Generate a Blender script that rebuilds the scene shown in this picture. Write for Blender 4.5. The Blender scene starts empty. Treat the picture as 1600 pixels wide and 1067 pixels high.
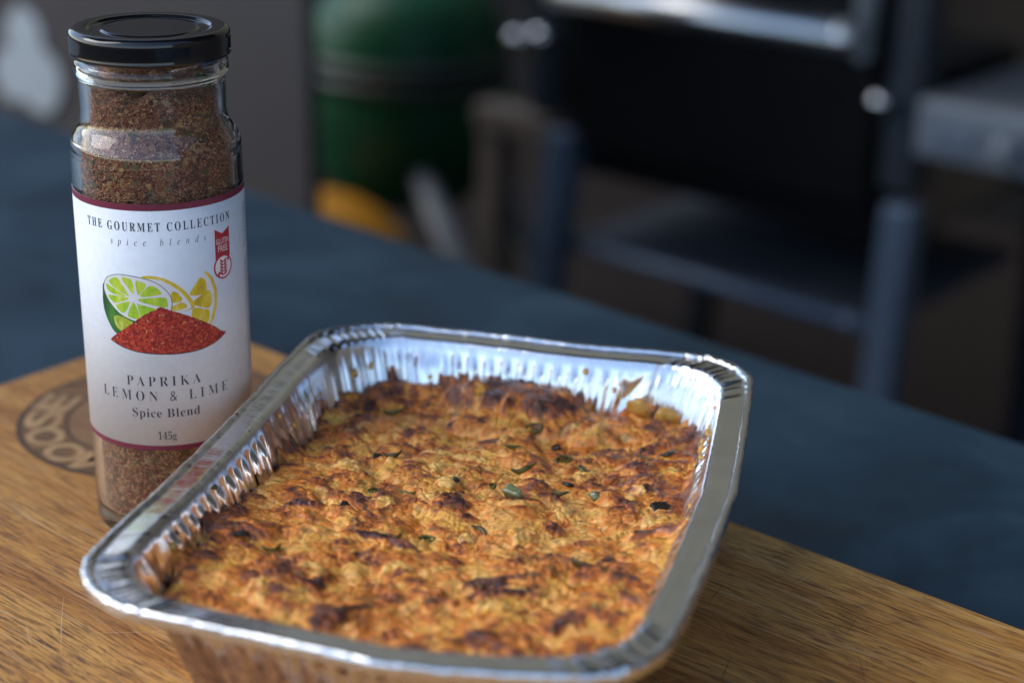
import bpy, bmesh, math, random
import numpy as np
from mathutils import Vector, Matrix
R = math.radians
random.seed(7)
rng = np.random.default_rng(11)
SC = bpy.context.scene
COL = SC.collection

# ------------------------------------------------------------------ camera
cam_d = bpy.data.cameras.new("camera")
cam = bpy.data.objects.new("camera", cam_d); COL.objects.link(cam)
cam.location = (0, 0, 0.2899)
cam.rotation_euler = (Matrix.Rotation(R(90 - 21.375), 3, 'X') @ Matrix.Rotation(R(1.1093), 3, 'Z')).to_euler()
cam_d.sensor_width = 36.0
cam_d.lens = 2647.15 / 1600 * 36
cam_d.clip_start = 0.01; cam_d.clip_end = 500
cam_d.dof.use_dof = True
cam_d.dof.focus_distance = 0.565
cam_d.dof.aperture_fstop = 5.0
cam_d.dof.aperture_blades = 0
SC.camera = cam

# ------------------------------------------------------------------ sky, sun, exposure
SUN_EL, SUN_AZ = R(46), R(-90)            # azimuth from +Y towards +X: behind the camera, to the left
world = bpy.data.worlds.new("World"); SC.world = world
world.use_nodes = True
wn = world.node_tree
sky = wn.nodes.new('ShaderNodeTexSky')
sky.sky_type = 'NISHITA'; sky.sun_disc = False
sky.sun_elevation = SUN_EL; sky.sun_rotation = SUN_AZ
sky.dust_density = 1.0
wn.links.new(sky.outputs['Color'], wn.nodes['Background'].inputs['Color'])
wn.nodes['Background'].inputs['Strength'].default_value = 0.145
sun_d = bpy.data.lights.new("sun", 'SUN'); sun_d.energy = 1.1; sun_d.angle = R(45); sun_d.color = (1.0, 0.98, 0.95)
sun = bpy.data.objects.new("sun", sun_d); COL.objects.link(sun)
sdir = Vector((math.cos(SUN_EL) * math.sin(SUN_AZ), math.cos(SUN_EL) * math.cos(SUN_AZ), math.sin(SUN_EL)))
sun.rotation_euler = sdir.to_track_quat('Z', 'Y').to_euler()
SC.view_settings.view_transform = 'Standard'; SC.view_settings.look = 'None'
SC.view_settings.exposure = 1.06; SC.view_settings.gamma = 1.0
SC.render.engine = 'CYCLES'
SC.cycles.use_denoising = True
SC.cycles.max_bounces = 14; SC.cycles.transmission_bounces = 12; SC.cycles.glossy_bounces = 6
SC.cycles.caustics_refractive = True; SC.cycles.caustics_reflective = True
SC.cycles.blur_glossy = 0.3
SC.cycles.sample_clamp_indirect = 6.0

# ------------------------------------------------------------------ helpers
def link(o, parent=None):
    COL.objects.link(o)
    if parent: o.parent = parent
    return o
def tag(o, label=None, cat=None, group=None, kind=None):
    if label: o['label'] = label
    if cat: o['category'] = cat
    if group: o['group'] = group
    if kind: o['kind'] = kind
    return o
def empty(name, loc, rz, label, cat, group=None):
    o = bpy.data.objects.new(name, None); COL.objects.link(o)
    o.location = loc; o.rotation_euler = (0, 0, rz); o.empty_display_size = 0.02
    return tag(o, label, cat, group)
def mesh_obj(name, V, F, mats, parent=None, smooth=True, mi=None):
    me = bpy.data.meshes.new(name)
    me.from_pydata([tuple(v) for v in V], [], [tuple(int(i) for i in f) for f in F]); me.update()
    for m in (mats if isinstance(mats, (list, tuple)) else [mats]): me.materials.append(m)
    if smooth: me.polygons.foreach_set('use_smooth', [True] * len(me.polygons))
    if mi is not None: me.polygons.foreach_set('material_index', [int(i) for i in mi])
    return link(bpy.data.objects.new(name, me), parent)
def bm_obj(name, bm, mat, parent=None, smooth=True):
    bmesh.ops.recalc_face_normals(bm, faces=bm.faces)
    me = bpy.data.meshes.new(name); bm.to_mesh(me); bm.free()
    for m in (mat if isinstance(mat, (list, tuple)) else [mat]): me.materials.append(m)
    if smooth: me.polygons.foreach_set('use_smooth', [True] * len(me.polygons))
    return link(bpy.data.objects.new(name, me), parent)
def box(bm, c, s, bev=0.0, rot=None, seg=2):
    r = bmesh.ops.create_cube(bm, size=1.0)
    vs = r['verts']
    M = Matrix.Translation(c) @ (rot.to_4x4() if rot else Matrix()) @ Matrix.Diagonal((*s, 1))
    bmesh.ops.transform(bm, matrix=M, verts=vs)
    if bev > 0:
        es = list({e for v in vs for e in v.link_edges})
        bmesh.ops.bevel(bm, geom=es, offset=bev, segments=seg, profile=0.5, affect='EDGES')
def rod(bm, a, b, r0, r1=None, seg=20):
    a, b = Vector(a), Vector(b); d = b - a
    r1 = r0 if r1 is None else r1
    r = bmesh.ops.create_cone(bm, cap_ends=True, segments=seg, radius1=r0, radius2=r1, depth=d.length)
    M = Matrix.Translation((a + b) / 2) @ d.to_track_quat('Z', 'Y').to_matrix().to_4x4()
    bmesh.ops.transform(bm, matrix=M, verts=r['verts'])
def ball(bm, c, r, sc=(1, 1, 1), seg=24):
    q = bmesh.ops.create_uvsphere(bm, u_segments=seg, v_segments=seg // 2, radius=r)
    bmesh.ops.transform(bm, matrix=Matrix.Translation(c) @ Matrix.Diagonal((*sc, 1)), verts=q['verts'])
def lathe(name, prof, mat, parent=None, seg=128, unit=0.001, closed=False):
    n = len(prof); V = []; F = []
    for k in range(seg):
        a = 2 * math.pi * k / seg
        for r, z in prof: V.append((r * math.cos(a) * unit, r * math.sin(a) * unit, z * unit))
    for k in range(seg):
        k2 = (k + 1) % seg
        for i in range(n if closed else n - 1):
            j = (i + 1) % n
            F.append((k * n + i, k2 * n + i, k2 * n + j, k * n + j))
    o = mesh_obj(name, V, F, mat, parent)
    bm = bmesh.new(); bm.from_mesh(o.data)
    bmesh.ops.remove_doubles(bm, verts=bm.verts, dist=1e-6)
    bmesh.ops.recalc_face_normals(bm, faces=bm.faces)
    bm.to_mesh(o.data); bm.free()
    return o
def smooth_prof(pts, n=6):
    """Catmull-Rom through the profile points (r, z)."""
    P = [pts[0]] + list(pts) + [pts[-1]]; out = []
    for i in range(1, len(P) - 2):
        p0, p1, p2, p3 = (np.array(P[i + d], float) for d in (-1, 0, 1, 2))
        for t in np.linspace(0, 1, n, endpoint=False):
            out.append(tuple(.5 * ((2 * p1) + (-p0 + p2) * t + (2 * p0 - 5 * p1 + 4 * p2 - p3) * t * t + (-p0 + 3 * p1 - 3 * p2 + p3) * t ** 3)))
    out.append(tuple(pts[-1]))
    return [(max(a, 0.0), b) for a, b in out]

# numpy noise
def vnoise(x, y, seed=0):
    x = np.asarray(x, float); y = np.asarray(y, float)
    xi = np.floor(x).astype(np.int64); yi = np.floor(y).astype(np.int64)
    xf = x - xi; yf = y - yi
    def h(a, b):
        n = (a * 374761393 + b * 668265263 + seed * 974711) & 0x7fffffff
        n = ((n ^ (n >> 13)) * 1274126177) & 0x7fffffff
        n = (n ^ (n >> 16)) & 0xffff
        return n / 65535.0
    u = xf ** 3 * (xf * (xf * 6 - 15) + 10); v = yf ** 3 * (yf * (yf * 6 - 15) + 10)
    return ((h(xi, yi) * (1 - u) + h(xi + 1, yi) * u) * (1 - v) + (h(xi, yi + 1) * (1 - u) + h(xi + 1, yi + 1) * u) * v) * 2 - 1
def fbm(x, y, seed=0, oct=4, gain=.5):
    s = 0; a = 1.0
    for o in range(oct):
        s = s + a * vnoise(x * 2 ** o + 17.3 * o, y * 2 ** o - 9.1 * o, seed + o * 31); a *= gain
    return s
def sstep(a, b, x):
    t = np.clip((x - a) / (b - a), 0, 1); return t * t * (3 - 2 * t)

# ------------------------------------------------------------------ materials
class N:
    def __init__(s, name):
        s.m = bpy.data.materials.new(name); s.m.use_nodes = True
        s.t = s.m.node_tree; s.b = s.t.nodes['Principled BSDF']
        s._co = None
    def node(s, typ, ins=None, **kw):
        n = s.t.nodes.new('ShaderNode' + typ)
        for k, v in kw.items(): setattr(n, k, v)
        for k, v in (ins or {}).items(): s.put(n.inputs[k], v)
        return n
    def put(s, sock, v):
        if isinstance(v, bpy.types.NodeSocket): s.t.links.new(v, sock)
        elif isinstance(v, (tuple, list)) and len(v) == 3 and sock.type == 'RGBA': sock.default_value = (*v, 1)
        else: sock.default_value = v
    def set(s, **kw):
        for k, v in kw.items(): s.put(s.b.inputs[k.replace('_', ' ')], v)
        return s
    def co(s):
        if not s._co: s._co = s.node('TexCoord').outputs['Object']
        return s._co
    def map(s, scale=(1, 1, 1), rot=(0, 0, 0), loc=(0, 0, 0), src=None):
        return s.node('Mapping', {'Vector': src or s.co(), 'Scale': scale, 'Rotation': rot, 'Location': loc}).outputs[0]
    def noise(s, scale=5, detail=4, rough=.55, vec=None, dist=0, out='Fac'):
        return s.node('TexNoise', {'Scale': scale, 'Detail': detail, 'Roughness': rough, 'Distortion': dist, 'Vector': vec or s.co()}).outputs[out]
    def vor(s, scale=5, vec=None, feature='F1', out='Distance'):
        return s.node('TexVoronoi', {'Scale': scale, 'Vector': vec or s.co()}, feature=feature).outputs[out]
    def ramp(s, fac, stops):
        n = s.node('ValToRGB', {'Fac': fac}); e = n.color_ramp.elements
        while len(e) < len(stops): e.new(.5)
        for el, (p, c) in zip(e, stops):
            el.position = p; el.color = (*(c if isinstance(c, (tuple, list)) else (c, c, c)), 1)
        return n.outputs[0]
    def mix(s, f, a, b, mode='MIX'):
        n = s.node('MixRGB', {'Fac': f, 'Color1': a, 'Color2': b}, blend_type=mode); return n.outputs[0]
    def math(s, op, a, b=0.0, clamp=False):
        n = s.node('Math', operation=op, use_clamp=clamp); s.put(n.inputs[0], a); s.put(n.inputs[1], b); return n.outputs[0]
    def attr(s, name, out='Fac'):
        return s.node('Attribute', attribute_name=name).outputs[out]
    def bump(s, h, strength=.3, dist=.001, normal=None):
        i = {'Height': h, 'Strength': strength, 'Distance': dist}
        if normal: i['Normal'] = normal
        return s.node('Bump', i).outputs[0]
def simple(name, col, rough=.5, metal=0.0, var=.25, vs=30, spec=.5, coat=0.0):
    n = N(name)
    f = n.noise(vs, 5, .6)
    c = n.mix(f, tuple(x * (1 - var) for x in col), tuple(min(x * (1 + var), 1) for x in col))
    n.set(Base_Color=c, Roughness=n.math('ADD', n.math('MULTIPLY', n.noise(vs * 2.3, 3), .14), rough - .07), Metallic=metal)
    n.b.inputs['Specular IOR Level'].default_value = spec
    n.b.inputs['Coat Weight'].default_value = coat
    return n.m

# wooden board: grain along object X
n = N('board_wood')
dist = n.noise(9, 3, .5)
v0 = n.node('VectorMath', {0: n.map((1, 1, 1)), 1: n.node('CombineXYZ', {'Y': n.math('MULTIPLY', n.math('SUBTRACT', dist, .5), .010)}).outputs[0]}, operation='ADD').outputs[0]
band = n.noise(1, 5, .6, vec=n.map((4, 60, 10), src=v0))
fib = n.noise(1, 5, .65, vec=n.map((55, 820, 40), src=v0))
dash = n.noise(1, 4, .7, vec=n.map((75, 1000, 60), src=v0))
blotch = n.noise(11, 4, .6)
c = n.ramp(band, [(.30, (.28, .105, .020)), (.45, (.48, .215, .049)), (.60, (.58, .30, .076)), (.75, (.64, .36, .105))])
c = n.mix(n.ramp(fib, [(.36, .85), (.52, 0.0)]), c, (.13, .050, .018))
wear = n.ramp(blotch, [(.42, 0.0), (.66, 1.0)])
c = n.mix(n.math('MULTIPLY', n.ramp(dash, [(.51, 0.0), (.57, .9)]), n.math('ADD', n.math('MULTIPLY', wear, .8), .25)), c, (.075, .033, .022))
c = n.mix(n.ramp(n.noise(1, 3, .6, vec=n.map((20, 300, 20), loc=(3, 1, 0), src=v0)), [(.56, 0.0), (.70, .5)]), c, (.56, .36, .18))
hs = None
for ang, sc, th, amt in ((1.05, (5, 520, 5), .70, .25), (-.7, (7, 640, 5), .71, .25), (.45, (6, 700, 6), .71, .25), (1.9, (8, 600, 6), .715, .2)):
    sc_n = n.noise(1, 1, .4, vec=n.map(sc, rot=(0, 0, ang)))
    k = n.ramp(sc_n, [(th, 0.0), (th + .02, amt)])
    c = n.mix(k, c, (.60, .42, .24))
    hs = k if hs is None else n.math('ADD', hs, k)
for ang, sc, th in ((.9, (9, 480, 5), .70), (-1.1, (8, 560, 5), .705)):
    c = n.mix(n.ramp(n.noise(1, 1, .4, vec=n.map(sc, rot=(0, 0, ang), loc=(2, 5, 0))), [(th, 0.0), (th + .02, .6)]), c, (.12, .055, .028))
h = n.math('SUBTRACT', n.math('ADD', fib, dash), n.math('MULTIPLY', hs, .6))
n.set(Base_Color=c, Roughness=n.ramp(fib, [(.3, .62), (.7, .42)]), Normal=n.bump(h, .35, .0006))
n.b.inputs['Specular IOR Level'].default_value = .35
WOOD = n.m
BURNT = simple('burnt_wood', (.075, .042, .024), .7, var=.5, vs=180)
n = N('brand_wood'); bn = n.noise(1, 5, .6, vec=n.map((40, 420, 40), rot=(0, 0, R(39.8))))
n.set(Base_Color=n.ramp(bn, [(.3, (.25, .125, .05)), (.55, (.45, .27, .12)), (.8, (.52, .34, .17))]), Roughness=.55); BRANDWOOD = n.m
n = N('brand_fill'); bn = n.noise(1, 5, .6, vec=n.map((60, 420, 40), rot=(0, 0, R(39.8))))
n.set(Base_Color=n.ramp(bn, [(.35, (.085, .042, .019)), (.55, (.19, .092, .036)), (.75, (.34, .17, .06))]), Roughness=.65); BRANDFILL = n.m
n = N('scorched_wood'); bn = n.noise(1, 5, .6, vec=n.map((40, 420, 40), rot=(0, 0, R(39.8))))
n.set(Base_Color=n.ramp(bn, [(.3, (.16, .075, .03)), (.6, (.30, .16, .07)), (.8, (.38, .22, .10))]), Roughness=.6); SCORCH = n.m

KNIFELIGHT = simple('knife_mark_wood', (.62, .42, .20), .6, var=.2, vs=200)
KNIFEDARK = simple('dark_scratch', (.12, .05, .022), .7, var=.4, vs=200)
# slate coloured worktop
n = N('slate_worktop')
f1 = n.noise(9, 6, .66, dist=.6); f2 = n.noise(60, 5, .6)
c = n.ramp(f1, [(.34, (.004, .018, .033)), (.50, (.010, .034, .057)), (.66, (.024, .056, .084))])
c = n.mix(n.ramp(f2, [(.60, 0.0), (.75, .35)]), c, (.045, .078, .105))
n.set(Base_Color=c, Roughness=n.ramp(f1, [(.3, .42), (.7, .58)]), Normal=n.bump(f2, .15, .001))
n.b.inputs['Specular IOR Level'].default_value = .4
SLATE = n.m

# foil
def foil(name, stain):
    n = N(name)
    br = n.noise(1, 4, .6, vec=n.map((700, 700, 160)))
    sp = n.noise(900, 3, .6)
    base = n.ramp(n.noise(55, 4, .6), [(.3, (.80, .81, .82)), (.7, (.91, .915, .92))])
    rough = n.ramp(br, [(.3, .10), (.7, .26)])
    nor = n.bump(n.math('ADD', br, n.math('MULTIPLY', sp, .4)), .10, .0005)
    if stain:
        st = n.attr('stain')
        sn = n.noise(210, 5, .7)
        m = n.ramp(n.math('ADD', st, n.math('MULTIPLY', n.math('SUBTRACT', sn, .5), .55)), [(.42, 0.0), (.60, .92)])
        base = n.mix(m, base, n.ramp(n.noise(330, 4), [(.3, (.16, .05, .012)), (.6, (.42, .17, .035)), (.8, (.55, .28, .07))]))
        n.set(Metallic=n.math('SUBTRACT', 1.0, n.math('MULTIPLY', m, .93)))
        rough = n.mix(m, rough, (.33, .33, .33))
    else: n.set(Metallic=1.0)
    n.set(Base_Color=base, Roughness=rough, Normal=nor)
    return n.m
FOIL = foil('foil', True); FOILRIM = foil('foil_rim', False)

# glass, lid, label
n = N('clear_glass'); n.set(Base_Color=(.985, .995, .99), Roughness=0.0, IOR=1.47, Transmission_Weight=1.0); GLASS = n.m
n = N('black_lacquer')
n.set(Base_Color=(.006, .0065, .008), Roughness=n.ramp(n.noise(300, 3), [(.3, .10), (.8, .18)]), Coat_Weight=.35, Coat_Roughness=.05)
LACQ = n.m
n = N('label_paper')
n.set(Base_Color=n.ramp(n.noise(420, 4), [(.3, (.675, .695, .725)), (.7, (.725, .745, .775))]), Roughness=.5, Normal=n.bump(n.noise(700, 3), .05, .0003))
PAPER = n.m
INK = simple('dark_ink', (.028, .030, .055), .5, var=.2, vs=900)
MAROON = simple('maroon_ink', (.17, .018, .045), .45, var=.12, vs=500)
RED = simple('red_ink', (.42, .012, .030), .45, var=.1, vs=500)
WHITEINK = simple('white_ink', (.78, .76, .77), .5, var=.05, vs=500)
def paint(name, stops, scale=300, stretch=(1, 1, .35)):
    n = N(name); n.set(Base_Color=n.ramp(n.noise(scale, 4, .6, vec=n.map(stretch)), stops), Roughness=.5); return n.m
LIMEFLESH = paint('lime_flesh_print', [(.30, (.16, .36, .015)), (.46, (.36, .60, .03)), (.60, (.60, .68, .05)), (.75, (.80, .84, .45))])
LIMESKIN = paint('lime_skin_print', [(.3, (.012, .06, .02)), (.5, (.02, .14, .03)), (.66, (.08, .26, .03))], 160)
LIMELIGHT = paint('lime_highlight_print', [(.35, (.10, .28, .03)), (.55, (.45, .50, .04)), (.7, (.70, .72, .25))], 420)
LEMONFLESH = paint('lemon_flesh_print', [(.3, (.48, .31, .008)), (.5, (.72, .53, .02)), (.72, (.85, .74, .25))])
LEMONPEEL = paint('lemon_peel_print', [(.3, (.55, .36, .01)), (.55, (.78, .56, .03)), (.75, (.85, .72, .30))], 240)
n = N('paprika_print')
g = n.vor(1500, out='Color'); gs = n.node('SeparateColor', {0: g}).outputs[0]
c = n.ramp(gs, [(.2, (.22, .012, .010)), (.5, (.42, .022, .014)), (.8, (.54, .06, .025))])
c = n.mix(n.ramp(n.noise(900, 2, .5), [(.66, 0.0), (.71, .9)]), c, (.72, .38, .18))
n.set(Base_Color=c, Roughness=.5); PAPRIKA = n.m

# ground spice
n = N('ground_spice')
ce = n.node('SeparateColor', {0: n.vor(2300, out='Color')}).outputs[0]
c2 = n.node('SeparateColor', {0: n.vor(720, out='Color')}).outputs[1]
c = n.ramp(ce, [(.05, (.075, .020, .012)), (.35, (.27, .072, .034)), (.6, (.45, .14, .060)), (.8, (.56, .24, .10)), (.97, (.80, .54, .32))])
c3 = n.node('SeparateColor', {0: n.vor(720, out='Color')}).outputs[0]
c = n.mix(n.ramp(c2, [(.62, 0.0), (.64, .55)]), c, n.ramp(c3, [(.1, (.10, .035, .02)), (.35, (.36, .10, .035)), (.6, (.55, .26, .09)), (.85, (.72, .46, .22))]))
c = n.mix(n.ramp(n.node('SeparateColor', {0: n.vor(460, out='Color')}).outputs[2], [(.86, 0.0), (.88, .7)]), c, (.13, .10, .045))
c = n.mix(n.ramp(n.noise(80, 4), [(.35, .35), (.6, 0.0)]), c, (.13, .05, .03))
hh = n.math('ADD', n.vor(1900), n.math('MULTIPLY', n.vor(850), 1.3))
n.set(Base_Color=c, Roughness=.75, Normal=n.bump(hh, .9, .0012)); SPICE = n.m
HERB = simple('dried_herb', (.15, .115, .05), .8, var=.5, vs=900)
FLAKE = simple('chilli_flake', (.50, .27, .09), .7, var=.45, vs=900)

# baked food
n = N('baked_crust')
col = n.attr('tint', 'Color')
f1 = n.noise(520, 6, .68); f2 = n.noise(1500, 4, .65); f3 = n.noise(190, 5, .65)
c = n.mix(.85, col, n.ramp(f1, [(.30, (.46, .38, .34)), (.5, (1, 1, 1)), (.70, (1.35, 1.32, 1.25))]), 'MULTIPLY')
c = n.mix(n.ramp(f3, [(.60, 0.0), (.74, .5)]), c, (.21, .075, .028))
c = n.mix(n.ramp(n.noise(640, 3, .6, vec=n.map(loc=(1, 2, 3))), [(.68, 0.0), (.74, .7)]), c, (.07, .028, .018))
wet = n.attr('wet')
n.set(Base_Color=c, Roughness=n.mix(wet, n.ramp(f1, [(.3, .34), (.7, .55)]), (.20, .20, .20)),
      Normal=n.bump(n.math('ADD', n.math('MULTIPLY', f1, 1.2), n.math('MULTIPLY', f2, .5)), n.math('SUBTRACT', .75, n.math('MULTIPLY', wet, .5)), .0011))
n.b.inputs['Subsurface Weight'].default_value = .12
n.b.inputs['Subsurface Radius'].default_value = (1, .45, .15)
n.b.inputs['Subsurface Scale'].default_value = .0022
n.b.inputs['Specular IOR Level'].default_value = .42
CRUST = n.m
def morsel(name, stops, rough, sc=260, coat=.0):
    n = N(name); f = n.noise(sc, 5, .65)
    n.set(Base_Color=n.ramp(f, stops), Roughness=rough, Normal=n.bump(n.noise(sc * 3, 4), .4, .0008), Coat_Weight=coat, Coat_Roughness=.1)
    n.b.inputs['Subsurface Weight'].default_value = .15
    n.b.inputs['Subsurface Scale'].default_value = .002
    return n.m
CHILLI = morsel('green_chilli', [(.3, (.045, .040, .006)), (.55, (.125, .105, .010)), (.75, (.24, .19, .03))], .28, coat=.3)
OLIVE = morsel('browned_chilli', [(.3, (.035, .024, .008)), (.55, (.085, .062, .014)), (.75, (.16, .12, .03))], .45)
PEPPER = morsel('grey_green_pepper', [(.3, (.12, .135, .05)), (.7, (.22, .23, .10))], .14, coat=.6)
CHAR = morsel('charred_bit', [(.3, (.008, .008, .007)), (.7, (.035, .026, .018))], .4)
POTATO = morsel('potato', [(.25, (.50, .24, .05)), (.45, (.68, .42, .11)), (.75, (.76, .56, .22))], .38)
CHEESE = morsel('golden_cheese', [(.25, (.42, .17, .03)), (.5, (.62, .34, .07)), (.75, (.72, .48, .15))], .36)

# background materials
GREYPAINT = simple('grey_shelf_paint', (.17, .19, .21), .4, 0, var=.15, vs=9)
HANDLESTEEL = simple('satin_steel', (.78, .79, .80), .34, 1.0, var=.06, vs=25)
STEEL = simple('brushed_steel', (.62, .62, .63), .22, 1.0, var=.08, vs=25)
CHROME = simple('chrome', (.78, .79, .80), .07, 1.0, var=.04, vs=25)
BLACKENAMEL = simple('black_enamel', (.009, .0085, .009), .22, 0, var=.3, vs=12, coat=.2)
GUNMETAL = simple('blue_grey_steel', (.10, .14, .195), .42, .25, var=.2, vs=14)
DARKSHELF = simple('dark_shelf_steel', (.022, .028, .036), .34, 0, var=.3, vs=10)
EGGGREEN = simple('green_ceramic', (.007, .060, .027), .42, 0, var=.35, vs=60, spec=.2, coat=.0)
GREYWOOD = simple('weathered_timber', (.095, .074, .060), .7, 0, var=.25, vs=18)
PANELGREY = simple('brown_grey_panel', (.037, .032, .032), .8, 0, var=.15, vs=6)
EMBLEM = simple('white_emblem_paint', (.30, .34, .37), .6, 0, var=.15, vs=12)
BANDGREY = simple('grey_green_band', (.022, .034, .028), .5, 0, var=.2, vs=14)
POSTBLUE = simple('dark_blue_grey_post', (.012, .019, .028), .6, 0, var=.2, vs=14)
SHELFBLUE = simple('slate_grey_shelf', (.045, .055, .070), .75, 0, var=.3, vs=9, spec=.2)
ORANGE = simple('orange_plastic', (.62, .25, .009), .5, 0, var=.2, vs=9)
DARKWALL = simple('dark_wall', (.006, .006, .0065), .9, 0, var=.3, vs=4, spec=.2)
ROOFDARK = simple('dark_roof_timber', (.10, .085, .07), .75, 0, var=.2, vs=5)
EARTH = simple('dark_paving', (.008, .0048, .0035), .95, 0, var=.5, vs=3, spec=.2)
ROOFWOOD = simple('khaki_timber', (.115, .104, .066), .7, 0, var=.2, vs=5)
CABINET = simple('counter_cabinet', (.03, .032, .036), .6, 0, var=.2, vs=8)
DISPLAY = simple('dark_blue_display', (.13, .155, .19), .4, 0, var=.2, vs=30)

# ------------------------------------------------------------------ setting
def plank(name, V, F, m, **k): return mesh_obj(name, V, F, m, smooth=False, **k)
g = plank('ground', [(-60, -60, -.93), (60, -60, -.93), (60, 60, -.93), (-60, 60, -.93)], [(0, 1, 2, 3)], EARTH); tag(g, kind='structure')
EA = R(-39.8)                                    # the board, the counter and the cookers all run along this direction
def frame(o, a=EA): return o, a
# dark wall base; boards above, side wall and roof added unseen for reflections and shade
w = empty('wall', (1.0, 4.1, -.93), EA, 'black wall base behind the cookers with unseen khaki boards added above', 'wall')
bm = bmesh.new(); box(bm, (0, .06, .62), (11, .12, 1.24)); bm_obj('wall_base', bm, DARKWALL, w, False)
for k in range(20):
    bm = bmesh.new(); box(bm, (0, .05 + .004 * (k % 2), 1.325 + .172 * k), (11, .03, .168), .003)
    bm_obj('added_wall_board', bm, ROOFWOOD, w, False)  # unseen boards, added so the foil rim reflects khaki
sw = empty('added_side_wall', (1.75, 1.0, -.93), 0, 'unseen dark boarded wall added on the right for the foil reflections', 'wall')  # unseen, added to darken reflections in the foil ribs and the jar's right
for k in range(16):
    bm = bmesh.new(); box(bm, (.05 + .004 * (k % 2), 0, .086 + .172 * k), (.03, 5.0, .168), .003)
    bm_obj('added_wall_board', bm, ROOFDARK, sw, False)
rf = empty('added_shade_roof', (.9, 1.35, 1.55), 0, 'unseen dark timber roof added to shade the counter and the cookers', 'roof')  # unseen, added to keep light off the cookers
bm = bmesh.new(); box(bm, (0, 0, .05), (5.0, 1.9, .05)); bm_obj('added_roof_deck', bm, ROOFDARK, rf, False)
for k in range(6):
    bm = bmesh.new(); box(bm, (-2.3 + .92 * k, 0, -.036), (.06, 1.8, .12)); bm_obj('added_rafter', bm, ROOFDARK, rf, False)
# counter
ct = empty('kitchen_counter', (-.0837, .9991, -.03), R(-42.8), 'slate blue outdoor kitchen counter under the wooden board', 'counter')
bm = bmesh.new(); box(bm, (0, -.40, -.02), (2.6, .80, .04), .004); bm_obj('worktop', bm, SLATE, ct, False)
bm = bmesh.new(); box(bm, (0, -.42, -.471), (2.5, .70, .858)); bm_obj('cabinet', bm, CABINET, ct, False)

# ------------------------------------------------------------------ board with burnt brand
bd = empty('cutting_board', (-.1539, .7608, 0), EA, 'worn wooden cutting board with a round burnt brand on it', 'cutting board')
bm = bmesh.new(); box(bm, (.30, -.235, -.01495), (.60, .47, .0299), .0022, seg=3); bm_obj('board_slab', bm, WOOD, bd, False)

rk = random.Random(3)
for nm, cnt, mat_ in (('knife_marks', 240, 'KNIFELIGHT'), ('dark_scratches', 260, 'KNIFEDARK')):
    V, F = [], []
    for _ in range(cnt):
        x_, y_ = rk.uniform(.01, .58), -rk.uniform(.006, .46); a = rk.choice((.9, 1.3, -.6, .35, 1.9, 2.4)) + rk.gauss(0, .25)
        L_ = rk.uniform(.005, .038); w_ = rk.uniform(.00006, .00013); cu = rk.gauss(0, .00025); n0 = len(V); nn = 6
        for i in range(nn):
            f = i / (nn - 1); t = (f - .5) * L_; q = cu * (4 * f * (1 - f)); ww = w_ * math.sin(math.pi * (.08 + .84 * f))
            for sg in (-1, 1):
                px = x_ + t * math.cos(a) - (q + sg * ww) * math.sin(a); py = y_ + t * math.sin(a) + (q + sg * ww) * math.cos(a)
                V.append((min(max(px, .003), .597), min(max(py, -.467), -.003), .00006))
        for i in range(nn - 1): F.append((n0 + 2 * i, n0 + 2 * i + 2, n0 + 2 * i + 3, n0 + 2 * i + 1))
    mesh_obj(nm, V, F, {'KNIFELIGHT': KNIFELIGHT, 'KNIFEDARK': KNIFEDARK}[mat_], bd, False)['kind'] = 'stuff'
def text_mesh(s, size_bold=0.0, spacing=1.0, math_alpha=True, italic=False, align='LEFT'):
    def cv(ch):
        o = ord(ch)
        if not math_alpha: return ch
        if italic:
            if ch.islower(): return '\u210e' if ch == 'h' else chr(0x1D44E + o - 97)
            if ch.isupper(): return chr(0x1D434 + o - 65)
            return ch
        if ch.isupper(): return chr(0x1D400 + o - 65)
        if ch.islower(): return chr(0x1D41A + o - 97)
        if ch.isdigit(): return chr(0x1D7CE + o - 48)
        return ch
    cu = bpy.data.curves.new('text_source', 'FONT')
    cu.body = ''.join(cv(c) for c in s); cu.size = 1; cu.offset = size_bold; cu.space_character = spacing
    cu.resolution_u = 4
    o = bpy.data.objects.new('text_source', cu); COL.objects.link(o)
    dg = bpy.context.evaluated_depsgraph_get(); ev = o.evaluated_get(dg)
    me = ev.to_mesh()
    V = np.array([v.co[:2] for v in me.vertices]); F = [tuple(p.vertices) for p in me.polygons]
    ev.to_mesh_clear(); bpy.data.objects.remove(o); bpy.data.curves.remove(cu)
    return V, F
def fit(V, s0, s1, z0, z1):
    a, b = V.min(0), V.max(0)
    return np.c_[s0 + (V[:, 0] - a[0]) / (b[0] - a[0]) * (s1 - s0), z0 + (V[:, 1] - a[1]) / (b[1] - a[1]) * (z1 - z0)]

# the brand: burnt ring, pale letters standing in it, scorched middle
br = mesh_obj('brand_mark', *(lambda ro, ri, n: (
    [(x * math.cos(2 * math.pi * k / n), x * math.sin(2 * math.pi * k / n), 0) for k in range(n) for x in (ro, ri)],
    [(2 * k, 2 * ((k + 1) % n), 2 * ((k + 1) % n) + 1, 2 * k + 1) for k in range(n)]))(.0592, .0385, 96), BRANDFILL, bd, False)
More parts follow.
